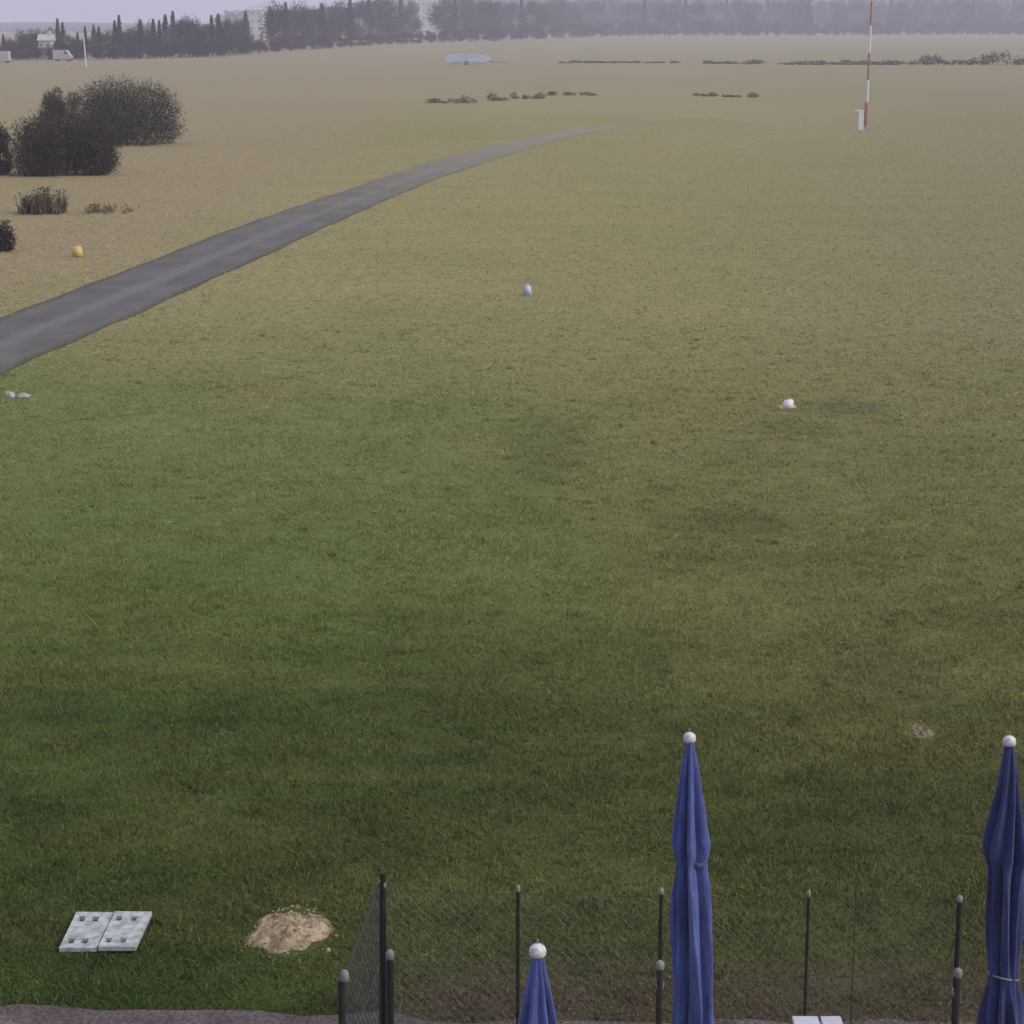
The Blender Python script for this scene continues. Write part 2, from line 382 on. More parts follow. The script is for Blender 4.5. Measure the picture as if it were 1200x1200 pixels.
PROTO = {}
for i in range(3): PROTO['conifer', i] = (*proto_conifer(10, (4.2, 5.0, 3.6)[i], 30 + i), M_CONIF)
for i in range(3): PROTO['bare', i] = (*proto_round(10, (8, 7, 9)[i], 40 + i), M_BARE)
for i in range(2): PROTO['olive', i] = (*proto_round(10, (7, 8.5)[i], 50 + i), M_OLIVEL)
for k, (a, b, m) in PROTO.items():
    a.materials.append(m); b.materials.append(M_BARK)
TREE_LABEL = {'conifer': 'dark pointed conifer in the hazy treeline beyond the field', 'bare': 'rounded bare brownish tree in the hazy treeline beyond the field', 'olive': 'bushy olive green tree in the hazy treeline beyond the field'}
TREE_NAME = {'conifer': 'conifer_tree', 'bare': 'bare_tree', 'olive': 'leafy_tree'}
def place_tree(kind, x, y, h, wide=1.0, z=0, low=False):
    i = random.randrange(3 if kind != 'olive' else 2); cr, tr, m = PROTO[kind, i]
    e = empty(TREE_NAME[kind], (x, y, z), random.uniform(0, 6.28)); s = h / 10; e.scale = (s * wide, s * wide, s)
    tag(e, TREE_LABEL[kind], 'tree', {'conifer': 'pointed conifers of the treeline', 'bare': 'bare trees of the treeline', 'olive': 'olive trees of the treeline'}[kind])
    if low:
        e.name = 'undergrowth_shrub'
        tag(e, {'bare': 'low bare brown shrub filling a gap at the foot of the treeline', 'olive': 'low olive shrub filling a gap at the foot of the treeline'}[kind], 'shrub', {'bare': 'bare shrubs under the treeline', 'olive': 'olive shrubs under the treeline'}[kind])
    link('crown', cr, None, e); link('trunk', tr, None, e)
    return e
# base line of the left tree belt in photo pixels and the outline of its tops
def base_row(px): return float(np.interp(px, [-40, 120, 250, 330, 450, 560, 720, 1300], [70, 69, 66, 60, 52, 48, 42, 40]))
TOPS = [(-12, 44, 'bare'), (5, 40, 'conifer'), (14, 45, 'bare'), (30, 36, 'bare'), (42, 30, 'olive'), (57, 31, 'bare'), (69, 22, 'conifer'), (75, 26, 'conifer'), (86, 40, 'bare'), (92, 38, 'conifer'),
        (101, 31, 'conifer'), (111, 29, 'conifer'), (117, 31, 'conifer'), (124, 36, 'bare'), (136, 24, 'conifer'), (141, 18, 'conifer'), (149, 34, 'bare'), (158, 26, 'olive'), (166, 23, 'conifer'), (173, 27, 'olive'),
        (181, 22, 'conifer'), (188, 24, 'conifer'), (195, 17, 'conifer'), (204, 13, 'conifer'), (212, 20, 'olive'), (222, 19, 'bare'), (231, 22, 'olive'), (241, 26, 'bare'), (249, 18, 'conifer'), (257, 16, 'conifer'),
        (264, 20, 'bare'), (272, 24, 'olive'), (281, 20, 'bare'), (289, 13, 'conifer'), (318, 8, 'conifer'), (327, 5, 'bare'), (336, 3, 'conifer'), (347, 5, 'bare'), (357, 4, 'olive'), (367, 6, 'bare'),
        (378, 4, 'conifer'), (388, 4, 'olive'), (399, 2, 'bare'), (411, -2, 'conifer'), (421, -3, 'bare'), (433, -4, 'conifer'), (445, -6, 'bare'), (458, -4, 'olive'), (470, -7, 'conifer'), (482, -2, 'bare'), (520, -6, 'bare'), (533, -8, 'conifer'), (547, -6, 'bare'), (560, -8, 'olive')] + [(575 + 12 * k, -4 + 1.5 * (k % 3), ('bare', 'olive', 'bare', 'conifer')[k % 4]) for k in range(54)]
for px, top, kind in TOPS:
    g = gp(px, base_row(px) + random.uniform(-2.5, 0.5)); tp = at_y(px, top, g.y)
    place_tree(kind, g.x, g.y, tp.z, 0.8 + 0.35 * random.random() if kind != 'conifer' else 1.25)
# a lower undergrowth row of the same belt, in front and between
for px in range(-16, 1220, 7):
    q = px + random.uniform(-4, 4); b = base_row(q)
    g = gp(q, b + random.uniform(0.0, 1.2)); hh = at_y(q, b - random.uniform(14, 25) * (1.0 if q < 320 else 0.75), g.y).z
    if 288 < q < 316: hh *= 0.75
    if 44 < q < 60: hh = at_y(q, 53, g.y).z
    place_tree(random.choice(['bare', 'bare', 'olive']), g.x, g.y, hh, 1.5, low=True)

# far forest on the hillside: reads as one mass
nF = 5200; tl, rl = [], []
fx = RNG.uniform(-1150, 900, nF); fy = 1440 + 1500 * RNG.random(nF) ** 1.6
fx = fx * (0.55 + fy / 2900)
for x, y in zip(fx, fy):
    if x / y < -0.118 - 0.02 * RNG.random(): continue
    h = RNG.uniform(9, 16); con = RNG.random() < 0.35; wd = h * (0.16 if con else 0.30); k = 22
    u = RNG.random(k); th = RNG.random(k) * 6.283
    if con: rr = wd * (1 - u * 0.92); zz = h * (0.1 + 0.9 * u)
    else: rr = wd * np.sqrt(np.clip(1 - (2 * u - 1) ** 2, 0.1, 1)); zz = h * (0.25 + 0.72 * u)
    pts = np.c_[x + rr * np.cos(th), y + rr * np.sin(th), zz + hill_z(x, y)]
    tl.append(leaf_tris(pts, 0.15 * h)); rl.append(np.clip(RNG.normal(0.5, 0.25) + RNG.normal(0, 0.12, k), 0, 1))
fo = link('forest', tri_mesh('forest', np.concatenate(tl), np.concatenate(rl)), M_FOREST)
tag(fo, 'grey lilac hazy forest covering the far hillside', 'forest', kind='stuff')

def shrub(name, label, cat, px0, px1, py_top, py_base, mat, n=7000, nb=14, leaf=0.09, seed=0, depth=0.8, group=None, flat=1.0, twigs=0.45):
    rg = np.random.default_rng(900 + seed); g = gp((px0 + px1) / 2, py_base)
    wd = (px1 - px0) / F * g.y; dy = wd * depth * 0.5; yc = g.y + dy; wd = (px1 - px0) / F * yc; h = at_y((px0 + px1) / 2, py_top, yc).z
    e = empty(name, (at_y((px0 + px1) / 2, py_base, yc).x, yc, 0)); tag(e, label, cat, group)
    bl = []
    for k in range(nb):
        a = rg.random() * 6.283; q = math.sqrt(rg.random()) * 0.74; s = rg.uniform(0.2, 0.34)
        cx, cy = q * math.cos(a) * wd / 2, q * math.sin(a) * dy; hz = h * (1 - 0.5 * q * q)
        sz = min(hz * 0.5, s * wd * 0.8) ; cz = rg.uniform(sz * 0.8, max(sz * 0.85, hz - sz))
        bl.append((cx, cy, cz, min(s * wd * 0.62, wd / 2 - abs(cx) + 0.05 * wd), s * dy * 1.5, sz))
        bl.append((cx * 1.1, cy, sz * 0.5, s * wd * 0.5, s * dy * 1.2, sz * 0.55))
    pts = blob_points(bl, n, rg, 0.45); pts[:, 2] = np.abs(pts[:, 2]) + 0.02
    tw = int(n * twigs); p2 = blob_points(bl, tw, rg, 0.75); p2[:, 2] = np.abs(p2[:, 2])
    d = p2 - np.array([0, 0, h * 0.1]); d /= np.linalg.norm(d, axis=1, keepdims=True); d[:, 2] = np.abs(d[:, 2]) + 0.4
    T = np.r_[leaf_tris(pts, leaf, rg), sliver_tris(p2, p2 + d * (0.03 * h + 0.06) * rg.uniform(0.3, 1.7, (tw, 1)), np.full(tw, leaf * 0.35), rg)]
    link('foliage', tri_mesh('foliage', T, rg.random(n + tw)), mat, e)
    for k in range(6):
        bm = bmesh.new(); a = rg.random() * 6.283; b = Vector((0.12 * wd * math.cos(a), 0.12 * wd * math.sin(a), -0.05)); tp = Vector((0.34 * wd * math.cos(a), 0.6 * dy * math.sin(a), h * rg.uniform(0.45, 0.8)))
        btube(bm, b, tp, 0.018 * h, 0.005 * h, 6); link('stem', bm_mesh('stem', bm), M_BARK, e)
    return e
shrub('bush', 'large dark brown leafless bush with rounded right end, left of the road', 'bush', 78, 222, 82, 172, M_BUSHG, 26000, 26, 0.065, 1, 0.7)
shrub('bush', 'broad dark bush standing in front of the larger rounded one', 'bush', 8, 138, 118, 208, M_BUSH, 24000, 26, 0.06, 2, 0.6)
shrub('bush', 'small dark bush peeping out behind the two big ones', 'bush', 44, 104, 94, 165, M_BUSH, 10000, 18, 0.065, 33, 0.7)
shrub('bush', 'shadowy low bush beside the broad dark bush at the field edge', 'bush', -60, 16, 128, 206, M_BUSHG, 6000, 10, 0.085, 4, 0.6)
shrub('bush', 'dark low bush beside the asphalt road near the dry reeds', 'bush', -60, 23, 246, 297, M_BUSH, 5000, 9, 0.06, 5, 0.6)
# reed patch: upright dry stalks
def reeds(px0, px1, py_top, py_base, n, label, seed, M_REED=M_REED):
    rg = np.random.default_rng(seed); a = gp(px0, py_base); b = gp(px1, py_base); h = at_y((px0 + px1) / 2, py_top, a.y).z
    e = empty('reed_clump', ((a.x + b.x) / 2, a.y + 0.5, 0)); tag(e, label, 'reeds'); w2 = (b.x - a.x) / 2
    cl = rg.uniform(-1, 1, 9); k = rg.integers(0, 9, n)
    bx = np.c_[(cl[k] * 0.9 + rg.normal(0, 0.07, n)) * w2, rg.normal(0, 0.4, n), np.zeros(n)]
    tp = bx + np.c_[rg.normal(0, 0.14, n), rg.normal(0, 0.14, n), h * rg.uniform(0.35, 1.0, n) * (0.6 + 0.4 * np.cos(cl[k] * 1.3))]
    link('stalks', tri_mesh('stalks', sliver_tris(bx, tp, np.full(n, 0.05), rg), rg.random(n)), M_REED, e)['kind'] = 'stuff'
    link('seed_heads', tri_mesh('seed_heads', leaf_tris(tp[: n // 2], 0.05, rg, elong=2), rg.random(n // 2)), M_REED, e)['kind'] = 'stuff'
reeds(24, 80, 220, 251, 650, 'clump of dry brown reeds between the bushes and the road', 5)
reeds(82, 150, 239, 250, 160, 'thin patch of pale dry reeds beside the brown reed clump', 6, leafmat('pale_reed', (0.12, 0.10, 0.055), (0.24, 0.19, 0.11)))

# far dark hedges, right: irregular rows of scrub
def hedge(label, px0, px1, py_top, py_base, seed, taper=(1.0, 1.0), name='hedge', rs=1.0, skip=0.12, mat=None, leaf=0.2):
    rg = np.random.default_rng(seed); a, b = gp(px0, py_base), gp(px1, py_base); h = at_y((px0 + px1) / 2, py_top, a.y).z; L = b.x - a.x
    e = empty(name, ((a.x + b.x) / 2, a.y + 1.5 * rs, 0)); tag(e, label, name); bl = []
    nb = max(5, int(L / (1.4 * rs)))
    for k in range(nb):
        u = (k + rg.random()) / nb; tp = taper[0] * (1 - u) + taper[1] * u
        hh = h * tp * rg.uniform(0.35, 1.0) * (0.75 + 0.3 * math.sin(u * 17 + seed)); r = rg.uniform(0.8, 2.2) * rs
        if rg.random() < skip: continue
        bl.append(((u - 0.5) * L, rg.normal(0, 1.2 * rs), hh * 0.45, r, r, hh * 0.55))
    n = nb * 90; pts = blob_points(bl, n, rg, 0.4); pts[:, 2] = np.abs(pts[:, 2])
    link('foliage', tri_mesh('foliage', leaf_tris(pts, leaf, rg, elong=1.5), rg.random(n)), mat or M_HEDGE, e)
    for k in range(0, len(bl), 3):
        bm = bmesh.new(); btube(bm, (bl[k][0], bl[k][1], -.1), (bl[k][0] + .1, bl[k][1], bl[k][2] * 1.5), .07 * rs, .03 * rs, 5); link('stem', bm_mesh('stem', bm), M_BARK, e)
# low scrub in the middle of the field
for k, (a, b, tp, bs) in enumerate(((500, 528, 113, 121), (529, 558, 104, 121), (574, 600, 104, 118), (598, 640, 106, 116), (640, 697, 103, 112), (818, 842, 106, 113), (844, 884, 106, 114))):
    hedge(['low brown scrub', 'taller tuft of brown scrub', 'dense clump of brown scrub', 'thin brown scrub line', 'long flat brown scrub', 'short dark scrub', 'flat dark scrub'][k] + [' lying in the straw field in front of the pale blue trailer', ' in the field in front of the pale blue trailer', ' in the middle of the straw field', ' between the dense clump and the long flat one', ' at the end of the scrub row in the straw field', ' lying alone in the straw field', ' lying beside the short one in the straw field'][k],
          a, b, tp, bs, 60 + k, (.8, .8), 'scrub', .35, .1, M_SCRUB, .08)
hedge('thin low dark hedge across the far field', 826, 905, 68, 75, 1, (.6, .9))
hedge('low dark hedge behind the striped mast', 900, 1050, 65, 76, 2, (.8, .9))
hedge('thick dark hedge at the far field edge', 1045, 1235, 57, 76, 3, (.75, 1.2), skip=0, mat=M_HEDGE2)
hedge('faint low hedge line far off beyond the scrub row', 650, 800, 69, 74, 4, (.6, .6))

# ------------------------------------------------------------------ far buildings and vehicles
def house(name, label, loc, wx, dy, hw, hr, wall, roof, cols=2, rows=1, rz=0.0):
    e = empty(name, loc, rz); tag(e, label, 'building')
    bm = bmesh.new(); bbox(bm, (0, 0, hw / 2 - 0.2), (wx, dy, hw + 0.4)); link('wall', bm_mesh('wall', bm), wall, e)
    v = [(-wx / 2 - .3, -dy / 2 - .3, hw + .01), (wx / 2 + .3, -dy / 2 - .3, hw + .01), (wx / 2 + .3, dy / 2 + .3, hw + .01), (-wx / 2 - .3, dy / 2 + .3, hw + .01), (-wx / 2 - .3, 0, hw + hr), (wx / 2 + .3, 0, hw + hr)]
    rf = link('roof', pyd('roof', v, [(3, 2, 1, 0), (0, 1, 5, 4), (2, 3, 4, 5), (0, 4, 3), (1, 2, 5)]), roof, e)
    bm = bmesh.new(); bbox(bm, (wx * 0.25, 0.1, hw + hr), (0.7, 0.7, 1.2)); link('chimney', bm_mesh('chimney', bm), wall, rf)
    for r in range(rows):
        for q in range(cols):
            x = wx * ((q + 0.5) / cols - 0.5); z = hw * (r + 0.55) / rows; sx, sz = wx / cols * 0.3, hw / rows * 0.32
            bm = bmesh.new(); bbox(bm, (x, -dy / 2 - 0.02, z), (sx, 0.1, sz)); wi = link('window', bm_mesh('window', bm), M_WHITE, e)
            bm = bmesh.new(); bbox(bm, (x, -dy / 2 - 0.08, z), (sx * 0.82, 0.04, sz * 0.84)); link('pane', bm_mesh('pane', bm), M_GLASS, wi)
    bm = bmesh.new(); bbox(bm, (wx * 0.4, -dy / 2 - 0.03, 1.0), (0.9, 0.1, 2.0)); link('door', bm_mesh('door', bm), M_BARK, e)
    return e
yh = gp(52, 70).y; q = at_y(52, 40, yh); house('house', 'small pale house half hidden among the dark trees', (q.x, yh + 1.5, 0), 2.4, 3, q.z - 1.2, 1.2, M_WHITEF, M_ROOFP, 2, 2)
q = at_y(301, 12, 900); house('apartment_block', 'tall cream block rising between the trees', (q.x, 900, 0), 5.5, 9, q.z, 1.6, M_WHITEF, M_ROOFP, 2, 4)
q = at_y(497, 1, 1200); house('apartment_block', 'wide pale block above the hazy treetops', (q.x, 1200, 0), 15, 10, q.z, 2.5, M_WHITEF, M_ROOFP, 5, 5)
for yy in range(1450, 2500, 10):
    q = at_y(958, 8, yy)
    if hill_z(q.x, yy) >= q.z: break
house('hillside_house', 'white house on the hazy wooded hillside', (q.x, yy - 30, hill_z(q.x, yy) - 0.5), 20, 10, 8, 4, M_WHITEF, M_ROOFP, 5, 2)

def wheel(parent, loc, r, wdt):
    bm = bmesh.new(); btube(bm, (loc[0], loc[1] - wdt / 2, loc[2]), (loc[0], loc[1] + wdt / 2, loc[2]), r, None, 16); wl_ = link('wheel', bm_mesh('wheel', bm), M_TYRE, parent)
    bm = bmesh.new(); btube(bm, (loc[0], loc[1] - wdt / 2 - 0.02, loc[2]), (loc[0], loc[1] + wdt / 2 + 0.02, loc[2]), r * 0.55, None, 12); link('rim', bm_mesh('rim', bm), M_STEEL, wl_)
def van(label, px, py, L, flip=1):
    g = gp(px, py); e = empty('white_van', (g.x, g.y, 0)); tag(e, label, 'van')
    pr = [(-L / 2, .35), (L / 2, .35), (L / 2, .95), (L * .42, 1.1), (L * .27, 1.85), (L * .22, 1.98), (-L * .48, 1.98), (-L / 2, 1.85)]
    pr = [(x * flip, z) for x, z in pr]; n = len(pr); v = [(x, -0.9, z) for x, z in pr] + [(x, 0.9, z) for x, z in pr]
    f = [tuple(range(n))[::flip], tuple(range(n, 2 * n))[::-flip]] + [(i, i + n, (i + 1) % n + n, (i + 1) % n)[::flip] for i in range(n)]
    bd = link('body', pyd('body', v, f), M_BOARD, e)
    bm = bmesh.new(); bbox(bm, (L * .2 * flip, -0.91, 1.5), (L * .14, .03, .5)); link('window', bm_mesh('window', bm), M_GLASS, e)
    for s in (-1, 1):
        for d in (-.78, .78): wheel(e, (s * L * .32, d, .33), .33, .22)
    bm = bmesh.new(); bbox(bm, (L * .5 * flip, 0, .5), (.1, 1.7, .2)); link('bumper', bm_mesh('bumper', bm), M_TYRE, e)
van('white van parked at the foot of the dark trees below the pale house', 74, 71.5, 3.4)
van('small white van standing at the end of the dark tree belt', 3, 73.5, 2.6, -1)

# pale blue covered trailer far out in the field
g = gp(549, 76); e = empty('trailer', (g.x, g.y, 0)); tag(e, 'long pale blue covered trailer parked far out in the field', 'trailer')
wT = (575 - 523) / F * g.y
bm = bmesh.new(); prof = [(-wT / 2, .45), (wT * .38, .45), (wT * .5, .8), (wT * .44, 1.35), (wT * .2, 1.75), (-wT * .42, 1.7), (-wT / 2, 1.3)]
n = len(prof); v = [(x, -.85, z) for x, z in prof] + [(x, .85, z) for x, z in prof]
f = [tuple(range(n)), tuple(range(n, 2 * n))[::-1]] + [(i, i + n, (i + 1) % n + n, (i + 1) % n) for i in range(n)]
link('cover', pyd('cover', v, f), M_PALEBLUE, e); bm.free()
bm = bmesh.new(); btube(bm, (wT * .45, 0, .55), (wT * .5 + 3.2, 0, .5), .10, .08, 8); link('tow_bar', bm_mesh('tow_bar', bm), M_STEEL, e)
bm = bmesh.new(); btube(bm, (wT * .5 + 3.0, 0, .0), (wT * .5 + 3.0, 0, .55), .06, None, 8); link('prop_stand', bm_mesh('prop_stand', bm), M_STEEL, e)
for d in (-.8, .8): wheel(e, (-wT * .05, d, .32), .32, .2)
bm = bmesh.new(); bbox(bm, (-wT * .05, 0, .43), (wT * .8, 1.2, .1)); link('chassis', bm_mesh('chassis', bm), M_STEEL, e)

# pale pole and faded orange barrier at the field edge
g = gp(101, 78); e = empty('lamp_pole', (g.x, g.y, 0)); tag(e, 'thin pale pole in front of the dark tree belt', 'pole')
h = at_y(101, 38, g.y).z; bm = bmesh.new(); btube(bm, (0, 0, -.1), (-.25, 0, h), .12, .08, 10); link('shaft', bm_mesh('shaft', bm), M_WHITE, e)
bm = bmesh.new(); btube(bm, (-.25, 0, h - .05), (-1.1, 0, h + .12), .06, .05, 8); bbox(bm, (-1.2, 0, h + .12), (.5, .22, .12)); link('lamp_head', bm_mesh('lamp_head', bm), M_STEEL, e)
g = gp(88, 82.5); e = empty('barrier_board', (g.x, g.y, 0)); tag(e, 'low faded orange barrier board beside the thin pale pole', 'barrier')
bm = bmesh.new(); bbox(bm, (0, 0, .42), (3.4, .06, .36)); link('board', bm_mesh('board', bm), M_ORANGE, e)
for s in (-1.4, 1.4):
    bm = bmesh.new(); bbox(bm, (s, .06, .28), (.1, .06, .6)); bbox(bm, (s, .06, .02), (.1, .6, .04)); link('leg', bm_mesh('leg', bm), M_STEEL, e)

# ------------------------------------------------------------------ striped mast and its marker board
g = gp(1014.5, 151); e = empty('striped_mast', (g.x, g.y, 0)); tag(e, 'tall thin mast banded red and white standing in the field', 'mast')
zs = [0] + [at_y(1014, q, g.y).z for q in (120, 94, 62, 30)] ; zs += [zs[-1] + 1.6, zs[-1] + 3.1]
for k in range(len(zs) - 1):
    r0 = 0.15 if k == 0 else 0.098 - 0.008 * k
    bm = bmesh.new(); lean = 0.012
    btube(bm, (lean * zs[k], 0, zs[k] - (.1 if k == 0 else 0)), (lean * zs[k + 1], 0, zs[k + 1]), r0, r0 if k == 0 else r0 - 0.006, 14)
    link('red_band' if k % 2 == 0 else 'white_band', bm_mesh('band', bm, False), M_RED if k % 2 == 0 else M_WHITE, e)
bm = bmesh.new(); bbox(bm, (0, 0, .06), (.8, .8, .2), 0, .02); link('footing', bm_mesh('footing', bm), M_CONC, e)
bm = bmesh.new(); btube(bm, (lean * zs[-1], 0, zs[-1]), (lean * zs[-1], 0, zs[-1] + .25), .05, .02, 8); link('tip', bm_mesh('tip', bm), M_STEEL, e)
g = gp(1008.5, 156.5); e = empty('marker_board', (g.x, g.y, 0)); tag(e, 'upright narrow white board at the foot of the striped mast', 'board')
h = at_y(1008, 129, g.y).z
bm = bmesh.new(); bbox(bm, (0, 0, h / 2 + .1), (.34, .06, h - .2), 0, .015); link('panel', bm_mesh('panel', bm), M_WHITE, e)
bm = bmesh.new(); bbox(bm, (0, .06, h * .45), (.06, .05, h * .9)); link('stake', bm_mesh('stake', bm), M_STEEL, e)
bm = bmesh.new(); bbox(bm, (-.14, 0, h - .02), (.5, .05, .09)); link('crosspiece', bm_mesh('crosspiece', bm), M_WHITE, e)

# ------------------------------------------------------------------ small markers lying or standing on the grass
def marker(name, label, cat, px, py, wx, hz, mat, mat2, lean=0.0, rz=0.0, side=True):
    g = gp(px, py); e = empty(name, (g.x, g.y, 0), rz); tag(e, label, cat)
    bm = bmesh.new(); r = bmesh.ops.create_cube(bm, size=1); top = [v for v in r['verts'] if v.co.z > 0]
    for v in r['verts']: v.co = Vector((v.co.x * wx, v.co.y * wx * .7, (v.co.z + .5) * hz))
    for v in top: v.co.x = v.co.x * 0.72 + lean * hz; v.co.y *= 0.5
    bmesh.ops.bevel(bm, geom=list(bm.edges), offset=wx * .06, segments=2, affect='EDGES'); link('body', bm_mesh('body', bm, True), mat, e)
    if side:
        for s in (-1, 1):
            bm = bmesh.new(); bbox(bm, (s * wx * .62, 0, hz * .18), (wx * .3, wx * .5, hz * .32), 0, wx * .04); link('end_block', bm_mesh('end_block', bm), mat2, e)
    bm = bmesh.new(); btube(bm, (lean * hz, 0, hz * .97), (lean * hz, 0, hz * 1.18), wx * .12, wx * .09, 8); link('knob', bm_mesh('knob', bm), mat2, e)
    return e
marker('field_marker', 'white marker with yellow ends lying on the dry grass', 'marker', 922, 479, .22, .17, M_WHITE, M_YELLOW, .25, .35)
marker('field_marker', 'small pale bluish marker alone in the middle of the meadow', 'marker', 618, 346, .24, .26, M_PALEBLUE, M_PALEBLUE, 0, .1, False)
marker('edge_marker', 'small yellow marker on the verge across the road', 'marker', 91, 301, .34, .32, M_YELLOW, M_ORANGE, 0, .3, False)
def stone(name, label, px0, px1, py, hz, mat, seed):
    a, b = gp(px0, py), gp(px1, py); rg = random.Random(seed); bm = bmesh.new(); bmesh.ops.create_icosphere(bm, subdivisions=3, radius=1)
    for v in bm.verts:
        d = 1 + .25 * math.sin(v.co.x * 3 + seed) * math.cos(v.co.y * 4) + rg.uniform(-.07, .07)
        v.co = Vector((v.co.x * d * (b.x - a.x) / 2, v.co.y * d * (b.x - a.x) * .4, max(-.12, v.co.z) * d * hz))
    o = link(name, bm_mesh(name, bm, True), mat); o.location = ((a.x + b.x) / 2, a.y, .015); return tag(o, label, 'stone')
stone('stone', 'small pale stone in the grass below the road', 6, 18, 466, .10, M_BOARD, 3)
stone('stone', 'flat dull grey brown stone beside the small pale one', 19, 36, 466, .07, M_CONC, 8)

# ------------------------------------------------------------------ white board with holes, sandy heap, bare soil
c00, c10, c11, c01 = gp(69.5, 1117), gp(159, 1118.5), gp(178.5, 1077), gp(90, 1074.5)
cen = (c00 + c10 + c11 + c01) / 4
e = empty('perforated_board', cen); tag(e, 'white two part board with rows of dark holes lying on the lawn', 'board')
us = [0, .07, .155, .245, .335, .49, .51, .56, .645, .75, .84, 1.0]
vs = [0, .12, .25, .73, .87, 1.0]
holes = {(1, 1), (3, 1), (7, 1), (9, 1), (1, 3), (3, 3), (7, 3), (9, 3)}
def bil(u, v, z):
    p = (c00 * (1 - u) + c10 * u) * (1 - v) + (c01 * (1 - u) + c11 * u) * v - cen
    return (p.x, p.y, z)
for lo, hi in ((0, 5), (6, 11)):
    bm = bmesh.new(); cache = {}
    dz = .0 if lo == 0 else .008
    def V(i, j, z):
        k = (i, j, z)
        if k not in cache: cache[k] = bm.verts.new(bil(us[i] , vs[j], z + dz + .012 * us[i] ))
        return cache[k]
    cells = {(i, j) for i in range(lo, hi) for j in range(5)} - holes
    for (i, j) in cells:
        bm.faces.new([V(i, j, .045), V(i + 1, j, .045), V(i + 1, j + 1, .045), V(i, j + 1, .045)])
        bm.faces.new([V(i, j, .01), V(i, j + 1, .01), V(i + 1, j + 1, .01), V(i + 1, j, .01)])
        for (di, dj, a, b) in ((-1, 0, (i, j), (i, j + 1)), (1, 0, (i + 1, j + 1), (i + 1, j)), (0, -1, (i + 1, j), (i, j)), (0, 1, (i, j + 1), (i + 1, j + 1))):
            if (i + di, j + dj) not in cells:
                bm.faces.new([V(*a, .045), V(*b, .045), V(*b, .01), V(*a, .01)])
    bmesh.ops.recalc_face_normals(bm, faces=bm.faces); link('panel', bm_mesh('panel', bm), M_BOARD, e)
bm = bmesh.new(); 
v = [bil(u, q, .006) for u, q in ((.03, .03), (.97, .03), (.97, .97), (.03, .97))]
bm.faces.new([bm.verts.new(q) for q in v]); link('underside', bm_mesh('underside', bm), M_POST, e)

def heap(name, label, px0, px1, py0, py1, hz, mat, seed, ncl):
    a, b = gp(px0, py1), gp(px1, py1); top = gp((px0 + px1) / 2, py0); cx, cy = (a.x + b.x) / 2, (a.y + top.y) / 2
    rx, ry = (b.x - a.x) / 2, (top.y - a.y) / 2; rg = random.Random(seed); ph = [rg.uniform(0, 6.28) for _ in range(6)]
    bm = bmesh.new(); NR, NS = 16, 56; rings = []
    from mathutils import noise as mn
    for i in range(NR + 1):
        u = i / NR; ring = []
        for k in range(NS):
            th = 2 * math.pi * k / NS
            rad = 0.88 + .20 * math.exp(-((((th - 3.55 + math.pi) % (2 * math.pi)) - math.pi) / .33) ** 2) * 2.0 - .06 + .10 * math.sin(2 * th + ph[0]) + .09 * math.sin(3 * th + ph[1]) + .06 * math.sin(7 * th + ph[2])
            x, y = u * rad * rx * math.cos(th), u * rad * ry * math.sin(th)
            nz = mn.fractal(Vector((x * 6 + seed, y * 6, 0)), 0.7, 2.1, 5)
            z = hz * (1 - u * u) ** .8 * (0.75 + .55 * nz) + .03 * (1 - u) * mn.noise(Vector((x * 20, y * 20, seed))) - .015 * u
            ring.append(bm.verts.new((x, y, z if i < NR else -.02)))
        rings.append(ring)
    for i in range(NR):
        for k in range(NS): bm.faces.new((rings[i][k], rings[i][(k + 1) % NS], rings[i + 1][(k + 1) % NS], rings[i + 1][k])) if i else None
    bm.faces.new(rings[1][:])
    for _ in range(ncl):
        th = rg.uniform(0, 6.28); q = abs(rg.gauss(.72, .33)) ; s = rg.uniform(.005, .012) * (2.0 if rg.random() < .15 else 1)
        r = bmesh.ops.create_icosphere(bm, subdivisions=1, radius=s)
        bmesh.ops.transform(bm, matrix=Matrix.Translation((q * .9 * rx * math.cos(th), q * .9 * ry * math.sin(th), hz * max(0, 1 - q * q) * .8 + s * .3)) @ Matrix.Rotation(rg.uniform(0, 3), 4, 'X') @ Matrix.Diagonal((1, rg.uniform(.6, 1.2), rg.uniform(.5, .9), 1)), verts=r['verts'])
    o = link(name, bm_mesh(name, bm), mat); o.location = (cx, cy, 0); tag(o, label, 'heap'); return o, (cx, cy, rx, ry)
_, HEAP = heap('sand_heap', 'pale heap of crumbly sandy soil on the lawn beside the fence', 279, 389, 1057, 1127, .075, M_SAND, 4, 170)
_, HEAP2 = heap('soil_patch', 'small worn scrape of pale bare soil in the dark lawn', 1070, 1107, 843, 872, .025, simple('dull_soil', (0.16, 0.125, 0.075), .95, .4, 20, bump=.5), 9, 40)

